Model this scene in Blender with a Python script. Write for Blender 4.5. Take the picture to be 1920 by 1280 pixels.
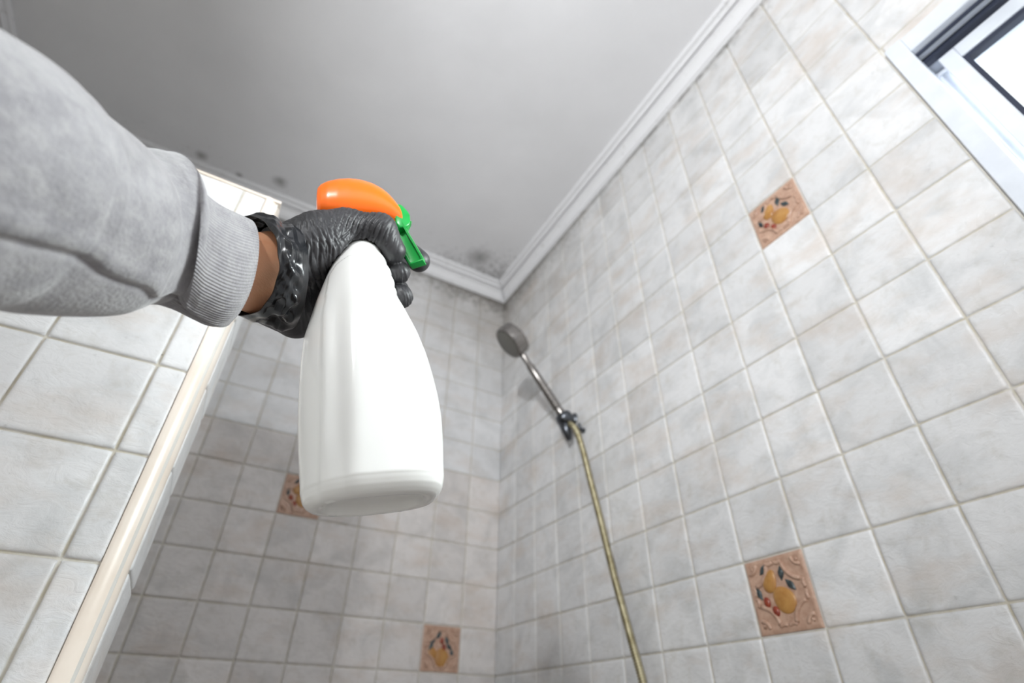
import bpy, bmesh, math, random
import numpy as np
from mathutils import Vector, Matrix

for o in list(bpy.data.objects): bpy.data.objects.remove(o)
SC = bpy.context.scene
COL = SC.collection
random.seed(7); rng = np.random.RandomState(7)

# ------------------------------------------------------------------ camera, world, light, exposure
# World: x to the right wall (x=0), y to the back wall (y=0), z up (floor = 0).
# The shower is clad in 10 cm tiles; T(x,y,z) takes a place counted in tiles, z from the grid line below eye level.
U = 0.1
ZO = 14.1
def T(x, y, z): return Vector((x*U, y*U, (z+ZO)*U))
R_ = Vector((0.86946936, -0.49386974, 0.01075636))
D_ = Vector((0.30266102, 0.51538028, -0.80173529))
F_ = Vector((0.39040919, 0.70033981, 0.59758248))
CAM = T(-7.21467127, -13.5665284, -2.10211457)
FPX = 982.5
cd = bpy.data.cameras.new('camera'); cam = bpy.data.objects.new('camera', cd); COL.objects.link(cam)
m = Matrix.Identity(4)
for i in range(3):
    m[i][0] = R_[i]; m[i][1] = -D_[i]; m[i][2] = -F_[i]; m[i][3] = CAM[i]
cam.matrix_world = m
cd.sensor_width = 36.0; cd.lens = FPX/1920*36.0; cd.clip_start = 0.01; cd.clip_end = 100
cd.dof.use_dof = True; cd.dof.focus_distance = 0.41; cd.dof.aperture_fstop = 4.6
SC.camera = cam

SC.view_settings.view_transform = 'Standard'; SC.view_settings.look = 'None'
SC.view_settings.gamma = 1.0; SC.view_settings.use_curve_mapping = False
SC.view_settings.exposure = 0.2

w = bpy.data.worlds.new('sky'); SC.world = w; w.use_nodes = True
bg = w.node_tree.nodes['Background']; bg.inputs[1].default_value = 1.0
_tc = w.node_tree.nodes.new('ShaderNodeTexCoord'); _sp = w.node_tree.nodes.new('ShaderNodeSeparateXYZ'); _mr = w.node_tree.nodes.new('ShaderNodeMapRange'); _rp = w.node_tree.nodes.new('ShaderNodeMix'); _rp.data_type = 'RGBA'
for a_, b_ in ((_tc.outputs['Generated'], _sp.inputs[0]), (_sp.outputs[2], _mr.inputs[0]), (_mr.outputs[0], _rp.inputs[0]), (_rp.outputs[2], bg.inputs[0])): w.node_tree.links.new(a_, b_)
_mr.inputs[1].default_value = -0.05; _mr.inputs[2].default_value = 0.25
_rp.inputs[6].default_value = (0.54, 0.54, 0.54, 1); _rp.inputs[7].default_value = (1.45, 1.50, 1.56, 1)   # ground below, overcast sky above

def area(name, loc, target, size, power, col=(1, 1, 1), sy=None):
    l = bpy.data.lights.new(name, 'AREA'); l.energy = power; l.color = col; l.size = size
    if sy: l.shape = 'RECTANGLE'; l.size_y = sy
    o = bpy.data.objects.new(name, l); COL.objects.link(o); o.location = loc
    d = Vector(target) - Vector(loc); o.rotation_euler = d.to_track_quat('-Z', 'Y').to_euler()
    return o
sl = bpy.data.lights.new('work_lamp', 'SPOT'); sl.energy = 66; sl.spot_size = math.radians(92); sl.spot_blend = 1.0; sl.shadow_soft_size = 0.045; sl.color = (0.965, 0.985, 1.0)
so = bpy.data.objects.new('work_lamp', sl); COL.objects.link(so); so.location = T(-13.0, -17.2, 4.4)
so.rotation_euler = (T(0.0, -7.6, 8.6)-so.location).to_track_quat('-Z', 'Y').to_euler()
area('daylight', T(12, -23, 8.5), T(-6, -12.5, 1.0), 1.5, 275, (0.95, 0.98, 1.0), 1.5)   # bright sky outside the window

# ------------------------------------------------------------------ helpers
def srgb(r, g, b):
    f = lambda c: (c/255/12.92) if c/255 <= 0.04045 else ((c/255+0.055)/1.055)**2.4
    return (f(r), f(g), f(b), 1)

class NT:
    def __init__(s, name):
        s.m = bpy.data.materials.new(name); s.m.use_nodes = True; s.t = s.m.node_tree
        s.b = s.t.nodes['Principled BSDF']; s.out = s.t.nodes['Material Output']
        s.co = s.n('ShaderNodeNewGeometry').outputs['Position']
    def n(s, k, **kw):
        nd = s.t.nodes.new(k)
        for a, v in kw.items(): setattr(nd, a, v)
        return nd
    def set(s, sock, v):
        if isinstance(v, bpy.types.NodeSocket): s.t.links.new(v, sock)
        else: sock.default_value = v
    def math(s, op, a, b=0.0, c=None, clamp=False):
        nd = s.n('ShaderNodeMath', operation=op, use_clamp=clamp); s.set(nd.inputs[0], a); s.set(nd.inputs[1], b)
        if c is not None: s.set(nd.inputs[2], c)
        return nd.outputs[0]
    def noise(s, scale, detail=4, rough=0.55, vec=None, dist=0.0, out=0):
        nd = s.n('ShaderNodeTexNoise'); nd.inputs['Scale'].default_value = scale; nd.inputs['Detail'].default_value = detail
        nd.inputs['Roughness'].default_value = rough; nd.inputs['Distortion'].default_value = dist
        s.set(nd.inputs['Vector'], vec or s.co); return nd.outputs[out]
    def mapr(s, v, a, b, c=0.0, d=1.0):
        nd = s.n('ShaderNodeMapRange'); s.set(nd.inputs[0], v)
        for i, x in enumerate((a, b, c, d)): s.set(nd.inputs[i+1], x)
        return nd.outputs[0]
    def mix(s, f, a, b):
        nd = s.n('ShaderNodeMix', data_type='RGBA'); s.set(nd.inputs[0], f); s.set(nd.inputs[6], a); s.set(nd.inputs[7], b)
        return nd.outputs[2]
    def scalev(s, sx, sy, sz):
        nd = s.n('ShaderNodeVectorMath', operation='MULTIPLY'); s.set(nd.inputs[0], s.co); nd.inputs[1].default_value = (sx, sy, sz)
        return nd.outputs[0]
    def xyz(s):
        nd = s.n('ShaderNodeSeparateXYZ'); s.set(nd.inputs[0], s.co); return nd.outputs
    def dist(s, p):
        nd = s.n('ShaderNodeVectorMath', operation='DISTANCE'); s.set(nd.inputs[0], s.co); nd.inputs[1].default_value = p
        return nd.outputs['Value']
    def attr(s, nm): return s.n('ShaderNodeAttribute', attribute_name=nm).outputs['Fac']
    def bump(s, h, dist=0.001, strength=1.0, nrm=None):
        nd = s.n('ShaderNodeBump'); nd.inputs['Distance'].default_value = dist; nd.inputs['Strength'].default_value = strength
        s.set(nd.inputs['Height'], h)
        if nrm: s.set(nd.inputs['Normal'], nrm)
        return nd.outputs[0]
    def fin(s, col=None, rough=None, nrm=None, **kw):
        if col is not None: s.set(s.b.inputs['Base Color'], col)
        if rough is not None: s.set(s.b.inputs['Roughness'], rough)
        if nrm is not None: s.set(s.b.inputs['Normal'], nrm)
        for k, v in kw.items(): s.set(s.b.inputs[k.replace('_', ' ')], v)
        return s.m

def plain(name, col, rough=0.5, bscale=None, bdist=0.0002, **kw):
    s = NT(name)
    v = s.mapr(s.noise(30, 3), 0.3, 0.7, 0.94, 1.04)
    nd = s.n('ShaderNodeVectorMath', operation='SCALE'); nd.inputs[0].default_value = col[:3]; s.set(nd.inputs['Scale'], v)
    nrm = s.bump(s.noise(bscale, 4), bdist) if bscale else None
    return s.fin(nd.outputs[0], rough, nrm, **kw)

def mesh_np(name, V, faces, mat=None, parent=None, smooth=True, mats=None):
    me = bpy.data.meshes.new(name)
    me.from_pydata([tuple(map(float, v)) for v in V] if not isinstance(V, np.ndarray) else V.tolist(), [], faces if isinstance(faces, list) else faces.tolist())
    me.update()
    if mat: me.materials.append(mat)
    if mats:
        for x in mats: me.materials.append(x)
    if smooth: me.polygons.foreach_set('use_smooth', [True]*len(me.polygons))
    o = bpy.data.objects.new(name, me); COL.objects.link(o)
    if parent: o.parent = parent; o.matrix_parent_inverse = parent.matrix_world.inverted()
    return o

def fast_mesh(name, V, Q, mat, smooth=True, parent=None):
    me = bpy.data.meshes.new(name); V = np.asarray(V, np.float32); Q = np.asarray(Q, np.int32)
    me.vertices.add(len(V)); me.vertices.foreach_set('co', V.ravel())
    me.loops.add(Q.size); me.loops.foreach_set('vertex_index', Q.ravel())
    me.polygons.add(len(Q)); me.polygons.foreach_set('loop_start', np.arange(0, Q.size, 4, dtype=np.int32))
    me.polygons.foreach_set('loop_total', np.full(len(Q), 4, np.int32))
    me.polygons.foreach_set('use_smooth', np.full(len(Q), smooth))
    me.update(calc_edges=True); me.validate()
    me.materials.append(mat)
    o = bpy.data.objects.new(name, me); COL.objects.link(o)
    if parent: o.parent = parent; o.matrix_parent_inverse = parent.matrix_world.inverted()
    return o

def recalc(o):
    bm = bmesh.new(); bm.from_mesh(o.data); bmesh.ops.recalc_face_normals(bm, faces=bm.faces); bm.to_mesh(o.data); bm.free()

def empty(name, loc):
    o = bpy.data.objects.new(name, None); COL.objects.link(o); o.location = loc; o.empty_display_size = 0.02
    bpy.context.view_layer.update(); return o
def tag(o, label, cat, group=None):
    o['label'] = label; o['category'] = cat
    if group: o['group'] = group
    return o
def struct(o): o['kind'] = 'structure'; return o

def loft(rings, cap0=True, cap1=True, closed=True):
    """rings: list of (N,3) arrays; returns V, faces"""
    n = len(rings[0]); V = np.concatenate([np.asarray(r, float) for r in rings]); F = []
    for i in range(len(rings)-1):
        for j in range(n if closed else n-1):
            k = (j+1) % n
            F.append((i*n+j, i*n+k, (i+1)*n+k, (i+1)*n+j))
    V = V.tolist()
    if cap0: c = len(V); V.append(np.mean(rings[0], 0).tolist()); F += [(c, (j+1) % n, j) for j in range(n)]
    if cap1: c = len(V); V.append(np.mean(rings[-1], 0).tolist()); b = (len(rings)-1)*n; F += [(c, b+j, b+(j+1) % n) for j in range(n)]
    return V, F
class MB:
    def __init__(s): s.V = []; s.F = []
    def add(s, V, F):
        b = len(s.V); s.V += [tuple(map(float, v)) for v in V]; s.F += [tuple(i+b for i in f) for f in F]; return s
    def loft(s, rings, **kw): return s.add(*loft(rings, **kw))
    def tube(s, pts, rad, n=16, caps=True):
        pts = [Vector(p) for p in pts]; rad = rad if isinstance(rad, (list, tuple)) else [rad]*len(pts)
        t = (pts[1]-pts[0]).normalized(); a = t.orthogonal().normalized(); rings = []
        for i, p in enumerate(pts):
            q = pts[min(i+1, len(pts)-1)]-pts[max(i-1, 0)]; q.normalize()
            a = (a - q*a.dot(q)).normalized(); b = q.cross(a)
            rings.append([p+(a*math.cos(6.28318*k/n)+b*math.sin(6.28318*k/n))*rad[i] for k in range(n)])
        return s.loft([[tuple(v) for v in r] for r in rings], cap0=caps, cap1=caps)
    def lathe(s, c, ax, prof, n=32, sx=1.0):
        ax = Vector(ax).normalized(); a = ax.orthogonal().normalized(); b = ax.cross(a); c = Vector(c)
        return s.loft([[tuple(c+ax*h+(a*math.cos(6.28318*k/n)+b*math.sin(6.28318*k/n)*sx)*r) for k in range(n)] for r, h in prof])
    def box(s, lo, hi, bevel=0.0, ax=None, o=None):
        X = [Vector((1, 0, 0)), Vector((0, 1, 0)), Vector((0, 0, 1))] if ax is None else ax
        o = Vector((0, 0, 0)) if o is None else o
        bm = bmesh.new(); bmesh.ops.create_cube(bm, size=1)
        for v in bm.verts: v.co = Vector([(lo[i]+hi[i])/2+v.co[i]*(hi[i]-lo[i]) for i in range(3)])
        if bevel: bmesh.ops.bevel(bm, geom=bm.edges[:], offset=bevel, segments=3, profile=0.5, affect='EDGES')
        bm.verts.index_update()
        s.add([o+X[0]*v.co[0]+X[1]*v.co[1]+X[2]*v.co[2] for v in bm.verts], [[v.index for v in f.verts] for f in bm.faces]); bm.free(); return s
    def build(s, name, mat, parent=None, smooth=True, angle=None):
        o = mesh_np(name, s.V, s.F, mat, parent, smooth); recalc(o)
        if angle:
            md = o.modifiers.new('e', 'EDGE_SPLIT'); md.split_angle = math.radians(angle)
        return o

# ------------------------------------------------------------------ materials of the room
def tile_mat(name, upper=False, light=(222, 222, 223), warm=(204, 193, 184), cool=(195, 196, 197)):
    s = NT(name); tid = s.attr('tid'); gr = s.attr('gr')
    n1 = s.noise(14, 6, 0.6, dist=0.6); n2 = s.noise(38, 5, 0.7, dist=0.4); n3 = s.noise(7, 4, 0.6, s.scalev(1, 1, 2.2))
    c = s.mix(s.mapr(n1, 0.45, 0.75), srgb(*light), srgb(*cool))
    c = s.mix(s.math('MULTIPLY', s.mapr(n3, 0.5, 0.72), 0.7), c, srgb(*warm))
    c = s.mix(s.math('MULTIPLY', s.mapr(n2, 0.52, 0.78), 0.5), c, srgb(184, 180, 171))
    nd = s.n('ShaderNodeVectorMath', operation='SCALE'); s.set(nd.inputs[0], c); s.set(nd.inputs['Scale'], s.mapr(tid, 0, 1, 0.90, 1.05)); c = nd.outputs[0]
    x, y, z = s.xyz()
    if upper:   # tint paler above the fourth course, darker and browner below it
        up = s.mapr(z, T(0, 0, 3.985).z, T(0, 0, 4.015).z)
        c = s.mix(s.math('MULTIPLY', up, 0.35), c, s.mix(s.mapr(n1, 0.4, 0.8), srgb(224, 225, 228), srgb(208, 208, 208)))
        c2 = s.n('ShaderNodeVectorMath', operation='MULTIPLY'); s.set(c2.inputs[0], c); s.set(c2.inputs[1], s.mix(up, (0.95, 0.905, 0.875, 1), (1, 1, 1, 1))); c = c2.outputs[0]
    g = s.mix(s.mapr(s.noise(55, 3), 0.4, 0.65), srgb(206, 202, 194), srgb(192, 185, 168))
    g = s.mix(s.mapr(s.noise(42, 5, 0.8), 0.68, 0.73), g, srgb(70, 62, 52))
    c = s.mix(gr, c, g)
    # mildew under the cornice and in the corner
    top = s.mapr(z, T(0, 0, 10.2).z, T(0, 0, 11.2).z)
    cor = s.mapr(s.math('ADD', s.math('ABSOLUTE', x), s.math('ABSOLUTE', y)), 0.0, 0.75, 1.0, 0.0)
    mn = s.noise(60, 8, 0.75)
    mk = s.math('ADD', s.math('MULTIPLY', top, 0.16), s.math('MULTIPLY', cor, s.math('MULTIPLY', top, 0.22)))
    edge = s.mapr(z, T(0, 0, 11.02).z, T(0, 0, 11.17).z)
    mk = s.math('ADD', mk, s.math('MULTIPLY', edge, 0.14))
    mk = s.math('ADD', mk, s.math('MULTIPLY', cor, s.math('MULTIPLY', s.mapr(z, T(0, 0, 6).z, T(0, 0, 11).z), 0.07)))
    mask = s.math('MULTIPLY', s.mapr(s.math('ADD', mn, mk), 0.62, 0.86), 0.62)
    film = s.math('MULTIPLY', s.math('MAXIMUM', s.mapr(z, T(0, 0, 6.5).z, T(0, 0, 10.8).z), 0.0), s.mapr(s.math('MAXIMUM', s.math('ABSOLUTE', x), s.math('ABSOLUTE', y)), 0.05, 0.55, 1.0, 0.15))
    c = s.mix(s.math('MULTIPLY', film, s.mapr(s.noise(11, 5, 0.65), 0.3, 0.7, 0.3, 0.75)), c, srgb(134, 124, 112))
    line = s.math('MULTIPLY', s.mapr(z, T(0, 0, 10.95).z, T(0, 0, 11.08).z), s.mapr(s.noise(24, 6, 0.7), 0.34, 0.56, 0.1, 0.75))
    mask = s.math('MAXIMUM', mask, line)
    c = s.mix(mask, c, srgb(78, 74, 68))
    hb = s.math('ADD', s.noise(45, 6, 0.6, s.scalev(1, 1, 1.8), dist=1.0), s.math('MULTIPLY', s.noise(260, 3, 0.6), 0.12))
    return s.fin(c, s.mapr(gr, 0, 1, 0.36, 0.85), s.bump(hb, 0.0015, 0.9))

M = {}
M['tile'] = tile_mat('rustic_tile')
M['tile_back'] = tile_mat('rustic_tile_two_tones', True)
s = NT('ceiling_paint')
x, y, z = s.xyz()
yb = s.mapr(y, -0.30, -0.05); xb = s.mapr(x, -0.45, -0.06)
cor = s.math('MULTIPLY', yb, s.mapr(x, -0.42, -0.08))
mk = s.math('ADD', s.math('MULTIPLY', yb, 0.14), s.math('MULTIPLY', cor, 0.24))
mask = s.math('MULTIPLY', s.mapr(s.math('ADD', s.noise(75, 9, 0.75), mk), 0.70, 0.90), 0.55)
spots = None
CEILZ = (11.72+ZO)*U
for (sx, sy, r) in ((-0.865, -0.098, 0.024), (-1.088, -0.077, 0.018), (-0.98, -0.06, 0.012), (-0.174, -0.120, 0.050)):
    q = s.mapr(s.math('SUBTRACT', s.dist((sx, sy, CEILZ)), s.math('MULTIPLY', s.noise(80, 5, 0.7), r*1.2)), r*0.6, -r*0.7)
    spots = q if spots is None else s.math('MAXIMUM', spots, q)
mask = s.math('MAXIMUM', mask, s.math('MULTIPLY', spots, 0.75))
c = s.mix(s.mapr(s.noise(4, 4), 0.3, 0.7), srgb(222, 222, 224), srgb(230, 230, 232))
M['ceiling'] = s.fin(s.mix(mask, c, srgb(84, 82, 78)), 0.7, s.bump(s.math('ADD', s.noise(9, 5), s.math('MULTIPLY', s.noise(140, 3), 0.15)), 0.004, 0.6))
s = NT('cornice_paint')
M['cornice'] = s.fin(s.mix(s.mapr(s.noise(50, 8, 0.7), 0.60, 0.78), srgb(226, 226, 228), srgb(170, 168, 164)), 0.5, s.bump(s.noise(60, 4), 0.0005, 0.5))
s = NT('trim_ceramic')
M['trim'] = s.fin(s.mix(s.mapr(s.noise(12, 5), 0.35, 0.7), srgb(240, 231, 221), srgb(226, 212, 198)), 0.28)
M['upvc'] = plain('window_frame_white', srgb(216, 221, 229), 0.3)
M['gasket'] = plain('window_gasket', srgb(42, 48, 66), 0.5)
M['alu'] = plain('grey_track', srgb(120, 120, 128), 0.4)
s = NT('window_glass'); gl = s.n('ShaderNodeBsdfGlossy'); gl.inputs['Roughness'].default_value = 0.02
tr = s.n('ShaderNodeBsdfTransparent'); tr.inputs[0].default_value = (0.97, 0.99, 0.98, 1); mx = s.n('ShaderNodeMixShader'); mx.inputs[0].default_value = 0.06
s.t.links.new(tr.outputs[0], mx.inputs[1]); s.t.links.new(gl.outputs[0], mx.inputs[2]); s.t.links.new(mx.outputs[0], s.out.inputs[0]); M['glass'] = s.m
M['floor'] = plain('floor_tile', srgb(120, 104, 90), 0.5, 20)
M['plaster'] = plain('plain_wall', srgb(215, 213, 208), 0.7, 30)

# ------------------------------------------------------------------ tiled walls
G = 0.0011   # half the joint width
def tile_cells(us, vs, holes):
    cells = []
    for i in range(len(us)-1):
        for j in range(len(vs)-1):
            rs = [(us[i], us[i+1], vs[j], vs[j+1])]
            for (a0, a1, b0, b1) in holes:
                nx = []
                for (u0, u1, v0, v1) in rs:
                    if u1 <= a0+1e-6 or u0 >= a1-1e-6 or v1 <= b0+1e-6 or v0 >= b1-1e-6: nx.append((u0, u1, v0, v1)); continue
                    if u0 < a0-1e-6: nx.append((u0, a0, v0, v1))
                    if u1 > a1+1e-6: nx.append((a1, u1, v0, v1))
                    c0, c1 = max(u0, a0), min(u1, a1)
                    if v0 < b0-1e-6: nx.append((c0, c1, v0, b0))
                    if v1 > b1+1e-6: nx.append((c0, c1, b1, v1))
                rs = nx
            cells += [r for r in rs if r[1]-r[0] > 0.03 and r[3]-r[2] > 0.03]
    return cells
def nlow(x, seed):
    r = np.random.RandomState(seed % 100000); out = np.zeros_like(x)
    for k in range(5):
        out += np.sin(x*r.uniform(60, 420)+r.uniform(0, 6.3))*r.uniform(0.3, 1)
    return out/2.6
def tiled_wall(name, origin, Uv, Vv, us, vs, holes, mat, H=0.0024):
    """origin: world point of (0,0); u,v in tiles."""
    Uv, Vv = np.array(Uv, float), np.array(Vv, float); N = np.cross(Uv, Vv); O = np.array(origin, float)
    e = np.array([0, G, G+0.0004, G+0.0010, G+0.0019, G+0.0031, G+0.0048, G+0.0072, 0.014])
    VV = []; QQ = []; GR = []; TD = []; base = 0
    for ci, (u0, u1, v0, v1) in enumerate(tile_cells(us, vs, holes)):
        a0, a1, b0, b1 = u0*U, u1*U, v0*U, v1*U
        def ax(lo, hi):
            w_ = hi-lo
            if w_ < 0.03: ee = e[:5]*min(1, w_/0.012)
            else: ee = e
            mid = np.linspace(lo+ee[-1], hi-ee[-1], max(2, int(w_/0.011)))[1:-1]
            return np.concatenate([lo+ee, mid, (hi-ee)[::-1]])
        A = ax(a0, a1); B = ax(b0, b1)
        X, Y = np.meshgrid(A, B, indexing='ij')
        sd = ci*131+hash(name) % 7
        dx = np.minimum(X-a0, a1-X)-G; dy = np.minimum(Y-b0, b1-Y)-G
        wx = np.where(X-a0 < a1-X, nlow(Y, ci*4+1), nlow(Y, ci*4+2)); wy = np.where(Y-b0 < b1-Y, nlow(X, ci*4+3), nlow(X, ci*4+4))
        bx = 0.0046+0.0016*wx; by = 0.0046+0.0016*wy
        px_ = np.clip(1-dx/bx, 0, 1); py_ = np.clip(1-dy/by, 0, 1)
        q = np.clip(np.sqrt(px_**2+py_**2), 0, 1.0)
        h = H*np.sqrt(np.clip(1-q**2.2, 0, 1))
        inside = (dx > 1e-6) & (dy > 1e-6)
        h = np.where(inside, h+0.0003, -0.0004)
        r = np.random.RandomState(ci+11); tilt = r.uniform(-1, 1, 3)
        h = h + np.where(inside, tilt[0]*0.0003 + tilt[1]*0.004*(X-(a0+a1)/2)/0.1*0.1 + tilt[2]*0.004*(Y-(b0+b1)/2)/0.1*0.1, 0)
        P = O+X[..., None]*Uv+Y[..., None]*Vv+h[..., None]*N
        nA, nB = X.shape
        idx = np.arange(nA*nB).reshape(nA, nB)+base
        QQ.append(np.stack([idx[:-1, :-1], idx[1:, :-1], idx[1:, 1:], idx[:-1, 1:]], -1).reshape(-1, 4))
        VV.append(P.reshape(-1, 3)); GR.append((~inside).ravel().astype(np.float32)); TD.append(np.full(nA*nB, r.uniform(0, 1), np.float32))
        base += nA*nB
    o = fast_mesh(name, np.concatenate(VV), np.concatenate(QQ), mat)
    for an, dat in (('gr', np.concatenate(GR)), ('tid', np.concatenate(TD))):
        at = o.data.attributes.new(an, 'FLOAT', 'POINT'); at.data.foreach_set('value', dat)
    return o
def lines(a0, first, a1):
    """joint lines from a0 to a1 with whole tiles starting at 'first'"""
    L = [a0]; k = first
    while k <= a0+1e-6: k += 1
    while k < a1-1e-6: L.append(k); k += 1
    return L+[a1]

TOP = 11.3
WY0, WY1, WZ0, WZ1 = -19.0, -13.0, 1.2, 6.78         # window opening on the right wall (y range, z range)
DEC_R = [(-10.973, -9.973, 5, 6), (-8.973, -7.973, -1, 0)]
DEC_B = [(-6.014, -5.014, 2, 3), (-2.014, -1.014, -1, 0)]
# right wall: plane x=0 facing -x.  U=+y, V=+z -> N = y x z = +x ; so use U=-y: (-y) x z = -x
ys = [-v for v in lines(0, 0.973, 24)]
us = sorted([-v for v in ys])
wr = tiled_wall('wall_right', (0, 0, ZO*U), (0, -1, 0), (0, 0, 1), us, lines(-14.1, -14, TOP),
                [(-WY1, -WY0, WZ0, WZ1)]+[(-b, -a, c, d) for a, b, c, d in DEC_R], M['tile']); struct(wr)
# back wall: plane y=0 facing -y. U=+x,V=+z -> x x z = -y
us = [-v for v in lines(0, 1.014, 15.7)][::-1]
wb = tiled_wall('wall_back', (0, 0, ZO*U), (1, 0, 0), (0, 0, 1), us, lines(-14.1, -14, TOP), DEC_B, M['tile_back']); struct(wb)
# partition: front face y=-7.55, x from -15.7 to -7.96 ; side face x=-7.78
PF, PX, PT, PTH = -7.55, -7.96, 4.14, 1.25
pz = lines(-14.1, -13.95, 4.05)
pxs = [-v for v in lines(7.96, 8.26, 15.7)][::-1]
pf = tiled_wall('wall_partition', (0, PF*U, ZO*U), (1, 0, 0), (0, 0, 1), pxs, pz, [], M['tile'], H=0.0026); struct(pf)
ps = tiled_wall('partition_side', ((PX+0.19)*U, 0, ZO*U), (0, 1, 0), (0, 0, 1), [PF+0.21, PF+PTH], pz, [], M['tile']); ps.parent = pf
# core behind the tiles
b = MB(); b.box((-1.57, (PF+0.03)*U, 0), ((PX+0.16)*U, (PF+PTH)*U, (4.12+ZO)*U)); o = b.build('partition_core', M['plaster'], pf, smooth=False)
def slab(name, lo, hi, mat, parent=None):
    b = MB(); b.box(lo, hi); o = b.build(name, mat, parent, smooth=False); return o
# plaster behind tiled walls (with the window opening left free)
t = 0.12
wy0, wy1, wz0, wz1 = WY0*U, WY1*U, (WZ0+ZO)*U, (WZ1+ZO)*U
b = MB(); b.box((0.0005, wy1, 0), (t, 0, 2.6)); b.box((0.0005, -2.4, 0), (t, wy0, 2.6)); b.box((0.0005, wy0, 0), (t, wy1, wz0)); b.box((0.0005, wy0, wz1), (t, wy1, 2.6))
b.build('wall_masonry', M['plaster'], wr, smooth=False)
slab('wall_masonry', (-1.69, 0.0005, 0), (t, t, 2.6), M['plaster'], wb)
wl = struct(slab('wall_left', (-1.69, -2.4, 0), (-1.57, 0, 2.6), M['plaster']))
fl = struct(slab('floor', (-1.69, -2.4, -0.1), (t, t, 0.0), M['floor']))
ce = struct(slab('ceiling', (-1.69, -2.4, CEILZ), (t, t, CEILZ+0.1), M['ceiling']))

# partition edge strip: quarter-round ceramic bead up the corner and along the top
def bead(pts, inward, nrm_out, w_, name, parent):
    pass
r = 0.0215; cx = (PX)*U; cy = PF*U+r-0.0025
prof = [(cx-0.0008, PF*U+0.004), (cx-0.0005, PF*U-0.0020)]
for k in range(13):
    a_ = math.radians(-90+90*k/12); prof.append((cx+0.0005+(r-0.002)*math.cos(a_), cy+(r)*math.sin(a_)))
prof += [(cx+r-0.0015, cy+0.003), (cx+r-0.008, cy+0.003)]
rings = [[(x_, y_, z_) for x_, y_ in prof] for z_ in (0.0, (4.02+ZO)*U, (4.10+ZO)*U)]
rings.append([(cx+(x_-cx)*0.8, cy+(y_-cy)*0.8, (4.13+ZO)*U) for x_, y_ in prof])
b = MB(); b.loft(rings); tv = b.build('trim_1', M['trim'], smooth=True, angle=50); struct(tv)
# top strip: runs along the front top edge and across the end
b = MB()
zt = (4.05+ZO)*U; h = 0.0105
pr = [(PF*U+0.006, zt), (PF*U-0.0018, zt+0.0005)]+[(PF*U+0.008-0.0098*math.cos(math.radians(a_)), zt+0.001+(h-0.001)*math.sin(math.radians(a_))) for a_ in range(0, 91, 15)]+[((PF+PTH)*U, zt+h), ((PF+PTH)*U, zt)]
b.loft([[(x_, y_, z_) for y_, z_ in pr] for x_ in (-1.57, (PX+0.19)*U)])
struct(b.build('trim_2', M['trim'], smooth=True, angle=40))

# cornices
cz = 11.17; P_ = [(0.0, cz-0.02), (0.05, cz-0.02), (0.06, cz+0.03), (0.10, cz+0.035), (0.105, cz+0.09), (0.13, cz+0.17), (0.17, cz+0.235), (0.225, cz+0.285), (0.29, cz+0.315),
      (0.30, cz+0.37), (0.35, cz+0.375), (0.355, cz+0.33), (0.385, cz+0.33), (0.39, cz+0.41), (0.43, cz+0.44), (0.47, cz+0.43), (0.51, cz+0.44), (0.53, cz+0.48), (0.53, cz+0.551), (0.0, cz+0.551)]
def cornice(name, f, a0, a1):
    b = MB(); b.loft([[tuple(f(d, z_, a0+d*(1 if a0 == 0 else 0)*-1 if False else a0, 0)) for d, z_ in P_], [tuple(f(d, z_, a1, 1)) for d, z_ in P_]])
    return struct(b.build(name, M['cornice'], smooth=True, angle=25))
cornice('trim_3', lambda d, z_, a, e: T(-d, (-d if e == 0 else a), z_), 0, -24)
cornice('trim_4', lambda d, z_, a, e: T((-d if e == 0 else -15.7+d), -d, z_), 0, -15.7)
cornice('trim_5', lambda d, z_, a, e: T(-15.7+d, (-d if e == 0 else a), z_), 0, -24)

# ------------------------------------------------------------------ window
def bxt(b, x0, x1, y0, y1, z0, z1, bev=0.0015):   # tiles
    b.box((x0*U, y0*U, (z0+ZO)*U), (x1*U, y1*U, (z1+ZO)*U), bev)
b = MB()
fw, ft = 0.25, 0.27; WT = 6.67
bxt(b, -0.08, 1.1, WY1-fw, WY1, WZ0, WT+0.11); bxt(b, -0.08, 1.1, WY0, WY0+fw, WZ0, WT+0.11)
bxt(b, -0.06, 1.1, WY0+fw, WY1-fw, WT-ft, WT+0.10); bxt(b, -0.06, 1.1, WY0+fw, WY1-fw, WZ0, WZ0+ft)
win = b.build('window_1', M['upvc'], smooth=False); struct(win)
b = MB(); bxt(b, 0.06, 0.09, WY0+fw, WY1-fw, WT-ft-0.06, WT-ft, 0); bxt(b, 0.24, 0.36, WY0+fw, WY1-fw, WT-ft-0.10, WT-ft, 0)
b.build('window_track', M['gasket'], win, smooth=False)
sy1 = -13.38; sw, st = 0.215, 0.27; sz1 = 6.24; sz0 = WZ0+ft+0.05
def sash(b, x0, x1, y0, y1, z0, z1, s0, s1, bev=0.002):
    bxt(b, x0, x1, y1-s0, y1, z0, z1, bev); bxt(b, x0, x1, y0, y0+s0, z0, z1, bev)
    bxt(b, x0, x1, y0+s0, y1-s0, z1-s1, z1, bev); bxt(b, x0, x1, y0+s0, y1-s0, z0, z0+s1, bev)
b = MB(); sash(b, 0.30, 0.62, -16.4, sy1, sz0, sz1, sw, st)
sh = b.build('window_sash', M['upvc'], win, smooth=False)
b = MB(); sash(b, 0.33, 0.45, -16.4+sw-0.01, sy1-sw+0.01, sz0+st-0.01, sz1-st+0.01, 0.07, 0.09, 0)
b.build('window_gasket', M['gasket'], sh, smooth=False)
b = MB(); bxt(b, 0.42, 0.45, -16.4+sw, sy1-sw, sz0+st, sz1-st, 0); b.build('window_pane', M['glass'], sh, smooth=False)
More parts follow.
